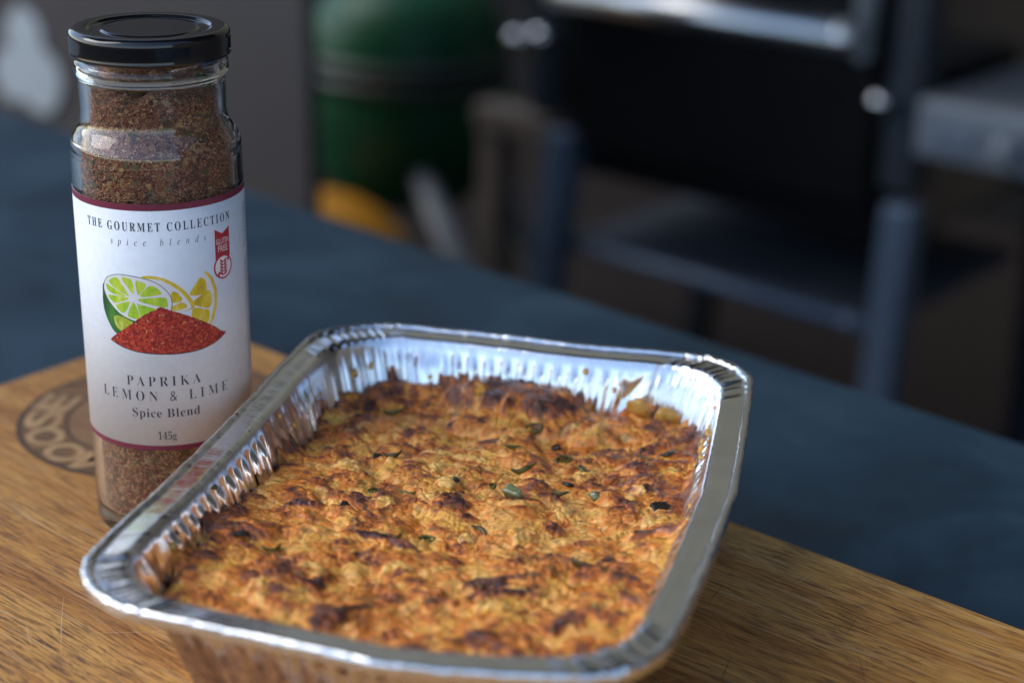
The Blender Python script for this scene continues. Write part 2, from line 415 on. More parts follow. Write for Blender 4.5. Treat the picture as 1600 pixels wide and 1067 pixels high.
# the disc keeps the world's axes inside the turned board
bl = Matrix.Rotation(-EA, 3, 'Z') @ Vector((-.1451 + .1539, .6468 - .7608, 0))
br.location = (bl.x, bl.y, .00012); br.rotation_euler = (0, 0, -EA)
for ro, ri in ((.0594, .0572), (.0398, .0386)):
    V = [(x * math.cos(2 * math.pi * k / 96), x * math.sin(2 * math.pi * k / 96), .00005) for k in range(96) for x in (ro, ri)]
    mesh_obj('brand_line', V, [(2 * k, 2 * ((k + 1) % 96), 2 * ((k + 1) % 96) + 1, 2 * k + 1) for k in range(96)], BURNT, br, False)
bm = bmesh.new(); bmesh.ops.create_circle(bm, cap_ends=True, segments=64, radius=.0386)
o = bm_obj('brand_centre', bm, SCORCH, br, False); o.location = (0, 0, -.00004)
for ch, ang in (('M', -110), ('O', -131), ('O', -153), ('S', -174), ('E', 166)):
    V, F = text_mesh(ch, .03, 1, False)
    V = fit(V, -.0090, .0090, -.0078, .0078)
    if ch == 'E': V[:, 0] *= .9
    a = R(ang); up = np.array([math.cos(a), math.sin(a)]); rt = np.array([up[1], -up[0]])
    P = up * .0487 + V[:, :1] * rt + V[:, 1:] * up
    mesh_obj('letter', [(p[0], p[1], .00012) for p in P], F, BRANDWOOD, br, False)

# ------------------------------------------------------------------ spice jar
jar = empty('spice_jar', (-.1226, .5618, 0), R(12.31), 'tall glass spice jar with black lid and white label behind the foil tray', 'jar')
outer = [(0, 1.2), (14, 1.0), (20, .3), (24.5, .0), (26.8, .7), (28.3, 2.6), (28.85, 5.5), (28.85, 20), (28.85, 60), (28.85, 100), (28.85, 134), (28.8, 139), (28.2, 143), (26.6, 146), (25.1, 148.4), (24.5, 151), (24.35, 156), (24.4, 162), (24.6, 164.2), (25.4, 165.4), (25.7, 167), (25.4, 168.8), (24.6, 170), (24.0, 172), (24.0, 178.2), (23.3, 179.0)]
inner = [(22.2, 178.6), (21.7, 176), (21.6, 168), (21.6, 158), (21.8, 151), (22.6, 147.5), (24.2, 144.5), (25.4, 141.5), (25.8, 137), (25.8, 100), (25.8, 60), (25.8, 14), (25.2, 9), (22.5, 6.6), (16, 6.0), (0, 6.6)]
lathe('glass_body', smooth_prof(outer, 5) + smooth_prof(inner, 5), GLASS, jar, 160)
lid = lathe('lid', smooth_prof([(25.6, 171.8), (26.3, 171.3), (26.75, 172.0), (26.6, 173.2), (26.6, 176.0), (26.6, 178.0), (26.2, 179.2), (25.2, 180.0), (23.8, 180.25), (21.6, 180.2), (20.6, 180.0), (19.8, 179.35), (18.9, 179.1), (16.8, 179.1), (16.1, 179.25), (15.4, 179.6), (14.6, 179.62), (10, 179.6), (0, 179.6)], 5), LACQ, jar, 160)
# label: paper sleeve with printing wrapped on it
RL = 29.0
def wrap(s, z, off=0.0):
    a = np.asarray(s, float) / RL; r = RL + off
    return np.c_[r * np.sin(a), -r * np.cos(a), np.asarray(z, float)] * .001
def patch(name, s0, s1, z0, z1, off, mat, parent, ns):
    S = np.linspace(s0, s1, ns)
    V = np.vstack([wrap(S, np.full(ns, z0), off), wrap(S, np.full(ns, z1), off)])
    return mesh_obj(name, V, [(i, i + 1, ns + i + 1, ns + i) for i in range(ns - 1)], mat, parent)
ns = 150; S = np.linspace(-86, 86, ns)
rings = [wrap(S, np.full(ns, z), o) for z, o in ((38.3, -.12), (38.3, 0), (126.9, 0), (126.9, -.12))]
V = np.vstack(rings); F = [(k * ns + i, k * ns + i + 1, (k + 1) * ns + i + 1, (k + 1) * ns + i) for k in range(3) for i in range(ns - 1)]
label = mesh_obj('label', V, F, PAPER, jar)
patch('label_band', -86, 86, 124.7, 126.95, .03, MAROON, label, ns)
patch('label_band', -86, 86, 38.25, 40.0, .03, MAROON, label, ns)
def flat_print(name, V, F, mats, off, parent, mi=None, cut=0.0):
    bm = bmesh.new(); vs = [bm.verts.new((a, b, 0)) for a, b in V]
    for k, f in enumerate(F):
        try:
            q = bm.faces.new([vs[i] for i in f])
            if mi is not None: q.material_index = mi[k]
        except ValueError: pass
    if cut:
        bmesh.ops.triangulate(bm, faces=bm.faces)
        xs = [v.co.x for v in bm.verts]; x = math.ceil(min(xs) / cut) * cut
        while x < max(xs):
            bmesh.ops.bisect_plane(bm, geom=bm.verts[:] + bm.edges[:] + bm.faces[:], plane_co=(x, 0, 0), plane_no=(1, 0, 0)); x += cut
    for v in bm.verts:
        w_ = wrap([v.co.x], [v.co.y], off)[0]; v.co = w_
    bm.normal_update()
    for q in bm.faces:
        c_ = q.calc_center_median()
        if q.normal.dot(Vector((c_.x, c_.y, 0))) < 0: q.normal_flip()
    me = bpy.data.meshes.new(name); bm.to_mesh(me); bm.free()
    for m in (mats if isinstance(mats, list) else [mats]): me.materials.append(m)
    return link(bpy.data.objects.new(name, me), parent)
for nm, s, b, sp, it, box_ in (
        ('brand_lettering', 'THE GOURMET COLLECTION', -.002, 1.45, False, (-28.0, 26.0, 117.6, 120.7)),
        ('subtitle_lettering', 'spice blends', -.004, 2.6, True, (-17.9, 15.1, 112.0, 115.1)),
        ('name_lettering', 'PAPRIKA', -.013, 1.5, False, (-15.3, 10.45, 62.4, 65.9)),
        ('name_lettering', 'LEMON & LIME', -.013, 1.6, False, (-25.9, 21.1, 56.75, 60.5)),
        ('name_lettering', 'Spice Blend', -.009, 1.08, False, (-13.9, 9.6, 49.8, 54.0)),
        ('weight_lettering', '145g', -.010, 1.0, False, (-5.3, 1.0, 41.5, 45.4))):
    V, F = text_mesh(s, b, sp, True, it)
    flat_print(nm, fit(V, *box_), F, INK, .05, label, cut=3.0)
# small print running round the side of the label
V_all, F_all = [], []
z = 119.5; lines = 0
while z > 57:
    if not (101.0 < z < 103.2):
        x = 36.3
        for k in range(7):
            w_ = random.choice((.7, .9, 1.2, 1.6)); n0 = len(V_all); hgt = random.choice((.62, .62, .9))
            V_all += [(x, z), (x + .22, z), (x + .22, z + hgt), (x, z + hgt)]; F_all.append((n0, n0 + 1, n0 + 2, n0 + 3))
            V_all += [(x + .22, z + .42), (x + w_ * .7, z + .42), (x + w_ * .7, z + .6), (x + .22, z + .6)]; F_all.append((n0 + 4, n0 + 5, n0 + 6, n0 + 7))
            x += w_ + random.choice((.1, .1, .45))
    z -= 1.36
flat_print('small_print', V_all, F_all, INK, .05, label)
# gluten free flag
flag = [(18.6, 115.6), (21.9, 113.6), (25.5, 115.5), (25.4, 105.0), (18.5, 104.6)]
badge = flat_print('gluten_free_badge', flag, [(0, 1, 4), (1, 3, 4), (1, 2, 3)], RED, .04, label, cut=1.5)
for s, bx in (('GLUTEN', (19.1, 24.95, 110.0, 112.0)), ('FREE', (19.8, 24.3, 107.3, 109.5))):
    V, F = text_mesh(s, .004, 1.06, False)
    flat_print('badge_lettering', fit(V, *bx), F, WHITEINK, .07, badge, cut=2.0)
cx, cz, n_ = 21.9, 101.85, 48
def disc(r): return [(cx + r * math.cos(2 * math.pi * k / n_), cz + r * math.sin(2 * math.pi * k / n_)) for k in range(n_)]
flat_print('badge_disc', disc(4.3), [tuple(range(n_))], RED, .06, badge, cut=1.5)
flat_print('badge_disc', disc(3.7), [tuple(range(n_))], WHITEINK, .08, badge, cut=1.5)
V, F = [], []
for k in range(5):                                   # the wheat ear and the broken slash
    zz = 104.2 - k * 1.12
    for sgn in (-1, 1):
        n0 = len(V)
        V += [(cx + .08 * sgn, zz - .95), (cx + .12 * sgn, zz - .30), (cx + 1.5 * sgn, zz + .55), (cx + 1.6 * sgn, zz - .05), (cx + .9 * sgn, zz - .85)]
        F.append(tuple(n0 + i for i in range(5)))
for a, b in (((-2.9, -3.0), (-1.5, -1.6)), ((2.0, 1.9), (3.0, 3.0))):
    n0 = len(V)
    V += [(cx + a[0] - .35, cz + a[1] + .35), (cx + a[0] + .35, cz + a[1] - .35), (cx + b[0] + .35, cz + b[1] - .35), (cx + b[0] - .35, cz + b[1] + .35)]
    F.append((n0, n0 + 1, n0 + 2, n0 + 3))
flat_print('badge_wheat', V, F, RED, .10, badge)

# picture of lime, lemon and paprika
def spline(pts, n=8, closed=True):
    P = [np.array(p, float) for p in pts]; m = len(P); out = []
    for i in range(m if closed else m - 1):
        p0, p1, p2, p3 = (P[(i + d) % m] if closed else P[min(max(i + d, 0), m - 1)] for d in (-1, 0, 1, 2))
        for t in np.linspace(0, 1, n, endpoint=False):
            out.append(tuple(.5 * ((2 * p1) + (-p0 + p2) * t + (2 * p0 - 5 * p1 + 4 * p2 - p3) * t * t + (-p0 + 3 * p1 - 3 * p2 + p3) * t ** 3)))
    if not closed: out.append(tuple(P[-1]))
    return out
def shape(name, pts, mat, off, parent=label):
    return flat_print(name, pts, [tuple(range(len(pts)))], mat, off, parent, cut=1.5)
def grow(pts, d):
    P = np.array(pts); c_ = P.mean(0); q = P - c_; L = np.linalg.norm(q, axis=1, keepdims=True)
    return [tuple(x) for x in c_ + q * (L + d) / L]
l2 = spline([(14.3, 101.6), (16.6, 99.4), (18.2, 94.6), (18.2, 89.2), (16.5, 84.6), (14.9, 82.9), (11, 83.5), (8.4, 86.3), (9.0, 91), (10.5, 95.0)], 6)
shape('lemon_wedge_print', [(13.6, 101.9), (14.6, 101.8), (16.8, 99.5), (18.5, 94.6), (18.4, 89.2), (16.7, 84.6), (15.3, 82.6), (14.2, 82.6), (15.6, 85), (17.2, 89.4), (17.3, 94.3), (15.9, 98.7)], LEMONPEEL, .04)
shape('lemon_wedge_print', [(13.9, 101.0), (15.9, 98.7), (17.3, 94.3), (17.2, 89.4), (15.6, 85), (14.2, 82.6), (8.4, 84.0), (7.6, 94.0), (11.6, 99.8)], WHITEINK, .035)
apex = (7.2, 90.6)
for pts in ([(8.1, 94.6), (11.2, 99.2), (12.4, 100.0), (13.9, 99.0), (14.3, 96.6), (13.6, 94.2)], [(9.0, 91.5), (14.2, 94.8), (15.8, 94.4), (16.4, 91.8), (15.6, 89.4), (14.0, 88.8)], [(9.0, 89.6), (14.0, 88.3), (15.1, 87.2), (14.7, 84.6), (13.2, 83.4), (9, 85.0)]):
    shape('lemon_segment_print', spline(pts, 4), LEMONFLESH, .05)
sl = spline([(-7.8, 101.5), (-2.4, 101.95), (1.8, 100.2), (5.9, 97.0), (8.9, 92.8), (9.6, 90.6), (8.9, 89.6), (4.3, 88.8), (-2, 89), (-6, 94)], 6)
shape('lemon_slice_print', sl, LEMONPEEL, .055)
shape('lemon_slice_print', spline([(-7.6, 100.6), (-2.4, 100.9), (1.5, 99.0), (5.2, 95.8), (7.9, 91.8), (8.4, 90.2), (7.6, 89.6), (4.3, 88.9), (-2, 89), (-6, 94)], 6), WHITEINK, .065)
for pts in ([(1.6, 95.0), (2.6, 96.4), (4.2, 95.6), (5.4, 93.6), (4.6, 92.5), (2.2, 92.6)], [(2.2, 91.2), (4.8, 92.2), (6.6, 91.6), (6.6, 90.2), (3.2, 89.4), (1.8, 90.2)]):
    shape('lemon_segment_print', spline(pts, 4), LEMONFLESH, .08)
lf = spline([(-21.9, 97.4), (-20.4, 100.2), (-17.6, 101.6), (-14.6, 102.1), (-10.5, 101.8), (-6.5, 101.1), (-3.0, 99.7), (-.4, 97.6), (1.5, 94.8), (1.9, 92), (1.2, 89.4), (-1.5, 86.2), (-6, 85.2), (-11.3, 86.2), (-15, 87.6), (-17.6, 89.4), (-20.2, 92.2), (-21.7, 95)], 6)
body = spline([(-21.7, 98.4), (-22.9, 94.0), (-22.8, 89.0), (-21.1, 84.4), (-18, 80.6), (-13, 80.5), (-9, 83), (-9, 90), (-15, 97)], 6)
shape('lime_skin_print', body, LIMESKIN, .07)
shape('lime_skin_print', spline([(-18.6, 86.5), (-17.5, 82.8), (-14, 81.5), (-10.5, 84.2), (-12.5, 86.0), (-16, 87.3)], 5), LIMELIGHT, .08)
shape('lime_face_print', grow(lf, .25), LIMESKIN, .09)
shape('lime_face_print', lf, WHITEINK, .10)
ctr = np.array([-10.1, 94.0])
for pts in ([(-19.6, 98.6), (-17.8, 100.7), (-15.6, 100.3), (-12.6, 95.3), (-13.2, 95.0)], [(-14.6, 100.9), (-12.6, 101.1), (-11.0, 100.4), (-10.4, 96.6), (-11.3, 96.2)],
            [(-9.7, 100.2), (-8.2, 100.2), (-6.2, 98.9), (-8.6, 95.8), (-9.4, 96.2)], [(-5.4, 98.6), (-3.0, 98.2), (-1.4, 96.4), (-2.2, 95.5), (-8.4, 94.9)],
            [(-8.4, 94.1), (-2.0, 94.6), (.2, 94.2), (.5, 91.6), (-.6, 91.0), (-8.2, 93.0)], [(-20.9, 97.2), (-20.0, 97.9), (-13.4, 94.6), (-19.3, 95.2)],
            [(-20.2, 94.2), (-13.0, 94.2), (-13.2, 93.4), (-17.4, 91.8), (-18.9, 92.2)], [(-17.2, 91.2), (-12.6, 92.8), (-12.2, 92.2), (-14.4, 88.6), (-16.6, 89.6)],
            [(-13.2, 87.8), (-11.4, 92.1), (-10.4, 92.2), (-8.9, 87.0), (-11.6, 87.0)], [(-9.6, 92.0), (-8.8, 92.0), (-3.4, 90.4), (-4.2, 87.2), (-8.0, 86.6)]):
    shape('lime_segment_print', spline(pts, 5), LIMEFLESH, .12)
edge = spline([(-20.6, 78.2), (-16.3, 81.6), (-12.4, 84.6), (-7.3, 88.3), (-3.6, 90.2), (-1.9, 91.1), (1.2, 90.0), (7.8, 87.0), (14.6, 82.9), (19.0, 79.6), (21.4, 78.2)], 12, False)
edge = [(a + random.uniform(-.16, .16), b + random.uniform(-.22, .22)) for a, b in edge]
low = spline([(21.4, 78.2), (17.1, 76.1), (10.9, 74.6), (3.6, 74.2), (-2.5, 74.4), (-9.9, 75.0), (-16.2, 76.4), (-20.6, 78.2)], 9, False)
shape('paprika_outline_print', edge[::6] + [(a, b - .35) for a, b in low], INK, .135)
shape('paprika_heap_print', edge + [(a, b + random.uniform(-.1, .12)) for a, b in low[1:-1]], PAPRIKA, .15)

# the spice inside the jar
sp = tag(mesh_obj('spice_blend', [], [], SPICE), 'reddish brown ground spice filling the glass jar', 'spice')
segs = 200; prof = [(0, 6.9), (15, 6.5), (22, 7.1), (24.6, 9.4), (25.45, 14)] + [(25.5, z) for z in np.arange(16, 137, 1.0)] + [(25.1, 141.3), (23.9, 144.3), (22.3, 147.3), (21.5, 150.5)] + [(21.35, z) for z in np.linspace(152, 157, 5)] + [(20.5, 158.6), (15, 159.5), (8, 159), (0, 158.5)]
V, F = [], []
for k in range(segs):
    a = 2 * math.pi * k / segs
    for r_, z_ in prof:
        top = 1.6 * float(vnoise(3 * math.cos(a) + 5, 3 * math.sin(a) + 2, 3)) - 1.2 * math.cos(a - 1.0) if z_ > 150.6 else 0.0
        f = min(max((z_ - 150.6) / 6, 0), 1)
        j = random.uniform(-.22, .0) if 14 < z_ < 157 else 0
        V.append(((r_ + j) * math.cos(a) * .001, (r_ + j) * math.sin(a) * .001, (z_ + top * f - (0 if z_ < 157 else .0)) * .001))
npf = len(prof)
for k in range(segs):
    k2 = (k + 1) % segs
    for i in range(npf - 1): F.append((k * npf + i, k2 * npf + i, k2 * npf + i + 1, k * npf + i + 1))
me = sp.data; me.clear_geometry(); me.from_pydata(V, [], F); me.update()
me.polygons.foreach_set('use_smooth', [True] * len(me.polygons))
sp.location = jar.location; sp.rotation_euler = jar.rotation_euler
def flakes(name, n_, smin, smax, mat, zr):
    V, F = [], []
    for _ in range(n_):
        a = random.uniform(-1.7, 1.7); z_ = random.uniform(*zr); r_ = (25.62 if z_ < 139 else 21.45 if z_ > 149 else 22.6)
        s_ = random.uniform(smin, smax); th = random.uniform(0, 6.28); m_ = random.randint(5, 7); n0 = len(V)
        for q in range(m_):
            t = th + 2 * math.pi * q / m_; rr = s_ * random.uniform(.5, 1.0)
            u, w_ = rr * math.cos(t), rr * math.sin(t) * .7
            aa = a + u / r_; V.append((r_ * math.sin(aa) * .001, -r_ * math.cos(aa) * .001, (z_ + w_) * .001))
        for q in range(m_):
            c0 = V[n0 + q]; V.append((c0[0] * .975, c0[1] * .975, c0[2]))
        F.append(tuple(n0 + q for q in range(m_)))
        for q in range(m_): F.append((n0 + q, n0 + (q + 1) % m_, n0 + m_ + (q + 1) % m_, n0 + m_ + q))
    o = mesh_obj(name, V, F, mat, sp, False); o['kind'] = 'stuff'
for zr in ((9, 37), (128, 156)):
    flakes('herb_flakes', 60, .5, 2.1, HERB, zr)
    flakes('spice_flakes', 150, .3, 1.15, FLAKE, zr)

flakes('spice_dust', 60, .12, .35, FLAKE, (157, 163))

# ------------------------------------------------------------------ foil tray
TA = R(-13.227); TC = (-.0167, .4954, 0)
OUT = [(-84.9, 65.7), (-84.2, 89.9), (-79.0, 99.6), (-70, 108.3), (-60.3, 112.3), (-40.3, 114.0), (-10, 113.4), (14.3, 112.6), (40, 113.6), (58.1, 114.5), (68.6, 113.2), (78.1, 107.5), (84, 98.6), (85.6, 91.0), (87.7, 57.4), (89.3, 22.4), (90.1, 1.0), (89.7, -6), (88.6, -34.3), (86.8, -65.4), (85, -83.1), (83.4, -94.6), (79.6, -103.2), (74.5, -109), (67, -113.6), (58, -116.4), (43.4, -119.2), (28.2, -121.4), (12.4, -122.4), (5, -121.8), (-20, -118.9), (-55.5, -115.4), (-65.1, -113.6), (-75, -108.0), (-82.1, -99.8), (-85.2, -92.0), (-85.9, -83.8), (-85.5, -65.4), (-84.5, -42.7), (-83.9, 13.7)]
P = np.array(spline(OUT, 60))
d = np.r_[0, np.cumsum(np.linalg.norm(np.diff(np.vstack([P, P[:1]]), axis=0), axis=1))]
NP_ = 1800
tq = np.linspace(0, d[-1], NP_, endpoint=False)
PX = np.interp(tq, d, np.r_[P[:, 0], P[0, 0]]); PY = np.interp(tq, d, np.r_[P[:, 1], P[0, 1]])
O = np.c_[PX, PY]; arc = tq
cen = np.array([1.5, -2.5]); half = np.array([87.2, 116.5])
ZR = 54.5
def loop(o):                                          # outline moved inwards by o millimetres
    return cen + (O - cen) * (half - o) / half
# weights along the outline: corner / ribbed side / smooth shoulder next to a corner
rel = np.abs((O - cen) / half)
cornerx = half[0] - np.abs(O[:, 0] - cen[0]); cornery = half[1] - np.abs(O[:, 1] - cen[1])
dc = np.hypot(cornerx, cornery)                       # distance to the nearest corner of the box
W_c = 1 - sstep(26, 34, dc)
W_rib = sstep(44, 52, dc)
W_s = np.clip(1 - W_c - W_rib, 0, 1)
jit = .9 * vnoise(arc / 23.0, arc * 0, 5)
ribwave = np.sin(2 * math.pi * (arc + jit) / 7.6)
ribs = np.tanh(2.2 * ribwave) * .5 + .5
ribs *= .85 + .22 * vnoise(arc / 9.0, arc * 0, 15)
pl = np.abs(vnoise((arc + .5 * vnoise(arc / 3.1, arc * 0, 1)) / 1.25, arc * 0, 2)) + .35 * vnoise(arc / .6, arc * 0, 4)
def wall_relief(t):
    """outward push in mm at depth t (0 at the rim, 1 at the floor)"""
    a = sstep(.05, .17, t)
    sm = (1 - 2 * np.abs(fbm(arc / 15.0 + 3 + t * 1.5, np.full_like(arc, t * 2.0), 8, 2))) * 1.1 + fbm(arc / 6.0, np.full_like(arc, t * 2.2), 9, 3) * .5
    return a * (-W_rib * ribs * 2.0 - W_c * pl * 1.9 + W_s * (sm - .6)) + .07 * fbm(arc / 5.0, np.full_like(arc, t * 6), 21, 3)
nrm = np.c_[np.gradient(O[:, 1]), -np.gradient(O[:, 0])]; nrm /= np.linalg.norm(nrm, axis=1, keepdims=True)
if ((O - cen) * nrm).sum(1).mean() < 0: nrm = -nrm
loops, zs, stain = [], [], []
RIMW = 10.6
OW, OF = RIMW + .9, 27.0
NT = 46
for k in range(NT + 1):
    t = k / NT
    z_ = (ZR - 1.6) * (1 - t) + 1.0 * t
    o_ = OW + (OF - OW) * t + (.6 * (1 - sstep(0, .05, t)) * -1)
    if t > .93: o_ += 3.5 * ((t - .93) / .07) ** 2
    L = loop(o_) + nrm * wall_relief(t)[:, None]
    loops.append(L)
    wav = W_c * .35 * pl * (1 - t) + .25 * vnoise(arc / 6.0, np.full_like(arc, t * 3), 44)
    zs.append(np.full(NP_, z_) + wav * sstep(0, .1, t))
    drip = fbm(arc / 4.5, np.full_like(arc, t * 1.3 + 5), 60, 4) * .30 + .25 * vnoise(arc / 17.0, arc * 0, 61)
    leftw = sstep(-20, -75, O[:, 0]) * sstep(100, 60, O[:, 1])
    rightw = sstep(60, 84, O[:, 0]) * sstep(105, 80, O[:, 1])
    backw = sstep(80, 105, O[:, 1])
    frontw = sstep(-70, -100, O[:, 1])
    low_ = sstep(.12, .55, t)
    sauce = sstep(22, 8, np.abs(O[:, 1] - 28)) * leftw * sstep(.75, .15, t) * .42 + sstep(14, 5, np.abs(O[:, 1] + 20)) * leftw * .12
    stain.append(sauce + (.24 * leftw + .25 * rightw + .05 * frontw - .04 * backw) + low_ * .50 + drip)
loops.append(loop(OF + 20)); zs.append(np.full(NP_, .7)); stain.append(np.zeros(NP_))
loops.append(loop(OF + 50)); zs.append(np.full(NP_, .7)); stain.append(np.zeros(NP_))
def loops_mesh(name, loops, zs, mat, parent, attr=None, cap=False):
    V = np.vstack([np.c_[l, z] for l, z in zip(loops, zs)]) * .001
    n_ = NP_; idx = np.arange(n_); nx = (idx + 1) % n_
    F = np.vstack([np.c_[k * n_ + idx, k * n_ + nx, (k + 1) * n_ + nx, (k + 1) * n_ + idx] for k in range(len(loops) - 1)]).tolist()
    if cap: F.append(list((len(loops) - 1) * n_ + idx))
    o = mesh_obj(name, V, F, mat, parent)
    if attr:
        for nm, A in attr.items():
            at = o.data.attributes.new(nm, 'FLOAT', 'POINT'); at.data.foreach_set('value', np.concatenate(A).astype(np.float32))
    return o
tray = empty('foil_tray', TC, TA, 'rectangular aluminium foil baking tray with fluted sides on the board', 'baking tray')
loops_mesh('tray_wall', loops, zs, FOIL, tray, {'stain': stain}, cap=True)
# rim: flat flange with a rolled bead outside
rl, rz_ = [], []
dent = .55 * fbm(arc / 16.0, arc * 0, 70, 3)
cr = W_c * (np.abs(vnoise(arc / 1.5, arc * 0, 71)) * .75 + .25 * vnoise(arc / .7, arc * 0, 72))
BR, BH = 1.7, 2.3
for o_, z_, cw in [(OW + .1, -2.6, .2), (OW - .5, -1.7, .5), (OW - 1.2, -1.15, 1.0), (OW - 2.4, -1.0, 1.1), (OW - 4, -.95, 1.0), (OW - 5.6, -.95, .9), (5.0, -.9, .8), (4.3, -.88, .7), (3.7, -.82, .6)]:
    rl.append(loop(o_)); rz_.append(ZR + z_ + dent * .40 + cr * cw * .9 + .032 * vnoise(arc / 1.1, np.full_like(arc, o_ * .4), 73) + .018 * vnoise(arc / .55, np.full_like(arc, o_ * .2), 77))
for k, (o_, z_) in enumerate(smooth_prof([(3.3, -.85), (2.75, -.55), (2.45, .0), (1.9, .45), (1.25, .55), (.65, .32), (.25, -.3), (.05, -1.4), (.0, -2.7), (.25, -3.5), (.8, -3.75), (1.5, -3.4)], 3)):
    a = k / 33 * 3.2 - .4
    wob = (.30 * cr + .32 * W_c * vnoise(arc / .85, np.full_like(arc, k * .25), 78)) * (1 + .5 * math.sin(5 * a))
    rl.append(loop(o_) + nrm * (wob * math.cos(a) + .10 * vnoise(arc / 2.3, np.full_like(arc, a * 2), 75) + .16 * vnoise(arc / 9.0, np.full_like(arc, a), 76))[:, None])
    rz_.append(ZR + z_ + dent * .40 + wob * math.sin(a) + .07 * vnoise(arc / 3.0, np.full_like(arc, a * 1.5), 74))
for o_ in (3.2, 5.5):
    rl.append(loop(o_)); rz_.append(ZR - 3.2 + dent * .4)
rim = loops_mesh('tray_rim', rl, rz_, FOILRIM, tray)

# ------------------------------------------------------------------ baked casserole in the tray
ZF = 38.5
GX = np.arange(-78, 84, .33); GY = np.arange(-112, 110, .33)
X, Y = np.meshgrid(GX, GY)
wx = X + 1.5 * fbm(X / 7, Y / 7, 101, 3) + .5 * vnoise(X / 1.9, Y / 1.9, 105); wy = Y + 1.5 * fbm(X / 7 + 40, Y / 7, 102, 3) + .5 * vnoise(X / 1.9 + 9, Y / 1.9, 106)
terr = 1.6 * fbm(X / 38, Y / 38, 103, 2) - Y * .040
def gauss(cx_, cy_, rx, ry, h_, a=0.0):
    c_, s_ = math.cos(a), math.sin(a); u = (X - cx_) * c_ + (Y - cy_) * s_; v = -(X - cx_) * s_ + (Y - cy_) * c_
    return h_ * np.exp(-(u / rx) ** 2 - (v / ry) ** 2)
terr += gauss(-2, 88, 27, 13, 9.0, -.05) + gauss(64, 82, 16, 22, 4.0) + gauss(44, 74, 6, 12, -3.5) + gauss(-48, 96, 26, 11, 4.5) + gauss(-72, 30, 6, 60, 1.0) + gauss(-66, -50, 16, 60, 1.5) + gauss(84, -20, 9, 70, 2.5)
Hm = terr - 2.0
tone = np.zeros_like(X); wetm = np.zeros_like(X); palem = np.zeros_like(X)
def dome(cx_, cy_, a_, b_, th, h_, base, tn, pw=.5, wt=0.0, pale=0.0):
    m = max(a_, b_) + 3.5
    i0, i1 = np.searchsorted(GY, [cy_ - m, cy_ + m]); j0, j1 = np.searchsorted(GX, [cx_ - m, cx_ + m])
    if i1 <= i0 or j1 <= j0: return
    x_ = wx[i0:i1, j0:j1] - cx_; y_ = wy[i0:i1, j0:j1] - cy_
    c_, s_ = math.cos(th), math.sin(th); u = (x_ * c_ + y_ * s_) / a_; v = (-x_ * s_ + y_ * c_) / b_
    d2 = u * u + v * v; val = np.where(d2 < 1, base + .82 * h_ * np.clip(1 - d2, 0, 1) ** pw, -99)
    cur = Hm[i0:i1, j0:j1]; up = val > cur
    k = np.clip((val - cur) / .8, 0, 1) * up
    Hm[i0:i1, j0:j1] = np.where(up, val, cur)
    tone[i0:i1, j0:j1] = tone[i0:i1, j0:j1] * (1 - k) + tn * k
    wetm[i0:i1, j0:j1] = wetm[i0:i1, j0:j1] * (1 - k) + wt * k
    palem[i0:i1, j0:j1] = palem[i0:i1, j0:j1] * (1 - k) + pale * k
def at(x_, y_, A): return float(A[min(max(np.searchsorted(GY, y_), 0), len(GY) - 1), min(max(np.searchsorted(GX, x_), 0), len(GX) - 1)])
for _ in range(105):
    x_, y_ = rng.uniform(-74, 80), rng.uniform(-108, 104); a_ = rng.uniform(8, 16)
    dome(x_, y_, a_, a_ * rng.uniform(.5, .95), rng.uniform(0, 3.1), rng.uniform(3.0, 5.2), at(x_, y_, terr) - 2.6, rng.normal(0, .10), .6)
dome(-2, 87, 27, 13, 0, 7.5, at(-2, 88, terr) - 4.5, .12, .6)
for _ in range(230):
    x_, y_ = rng.uniform(-76, 82), rng.uniform(-110, 106); a_ = rng.uniform(4.0, 8.5); h_ = a_ * rng.uniform(.28, .50)
    dome(x_, y_, a_, a_ * rng.uniform(.4, .9), rng.uniform(0, 3.1), h_, at(x_, y_, Hm) - h_ * rng.uniform(.35, .75), rng.normal(0, .15), .55, float(rng.uniform() < .15) * .6)
for _ in range(80):
    x_, y_ = rng.uniform(-74, 80), rng.uniform(-108, 104); a_ = rng.uniform(7, 13)
    dome(x_, y_, a_, a_ * rng.uniform(.18, .30), rng.normal(.25, .5), rng.uniform(1.4, 2.6), at(x_, y_, Hm) - 1.0, rng.normal(.10, .16), .5, float(rng.uniform() < .2) * .6)
for _ in range(330):
    x_, y_ = rng.uniform(-78, 84), rng.uniform(-112, 108); a_ = rng.uniform(1.4, 3.2); h_ = a_ * rng.uniform(.25, .45)
    dome(x_, y_, a_, a_ * rng.uniform(.35, .85), rng.uniform(0, 3.1), h_, at(x_, y_, Hm) - h_ * rng.uniform(.3, .7), rng.normal(0, .16), .6, float(rng.uniform() < .15) * .7)
for x_, y_, a_, b_, th in ((-17.6, 42.5, 7, 3.4, .15), (-6.6, 40.0, 6, 2.6, -.1), (39.3, -16.9, 5, 4, .3), (18.9, -43.2, 6, 3.6, .2), (3.9, -66.8, 5.5, 3.6, .6), (19, 2.5, 5.5, 2.6, .1), (-8, 16, 5, 3.4, .8), (-24, -6, 6, 3, .2), (34, 8, 5, 4, .4), (-15, 27, 4, 3, 1.0), (-40, -70, 5, 3.6, .3), (8, -20, 4, 3, .4), (-45, 20, 5, 3, .5), (28, -62, 5, 3, .2), (-20, -50, 5, 3, 1.2)):
    dome(x_, y_, a_, b_, th, 2.6, at(x_, y_, Hm) - .5, -.42, .4, .7, 1.0)
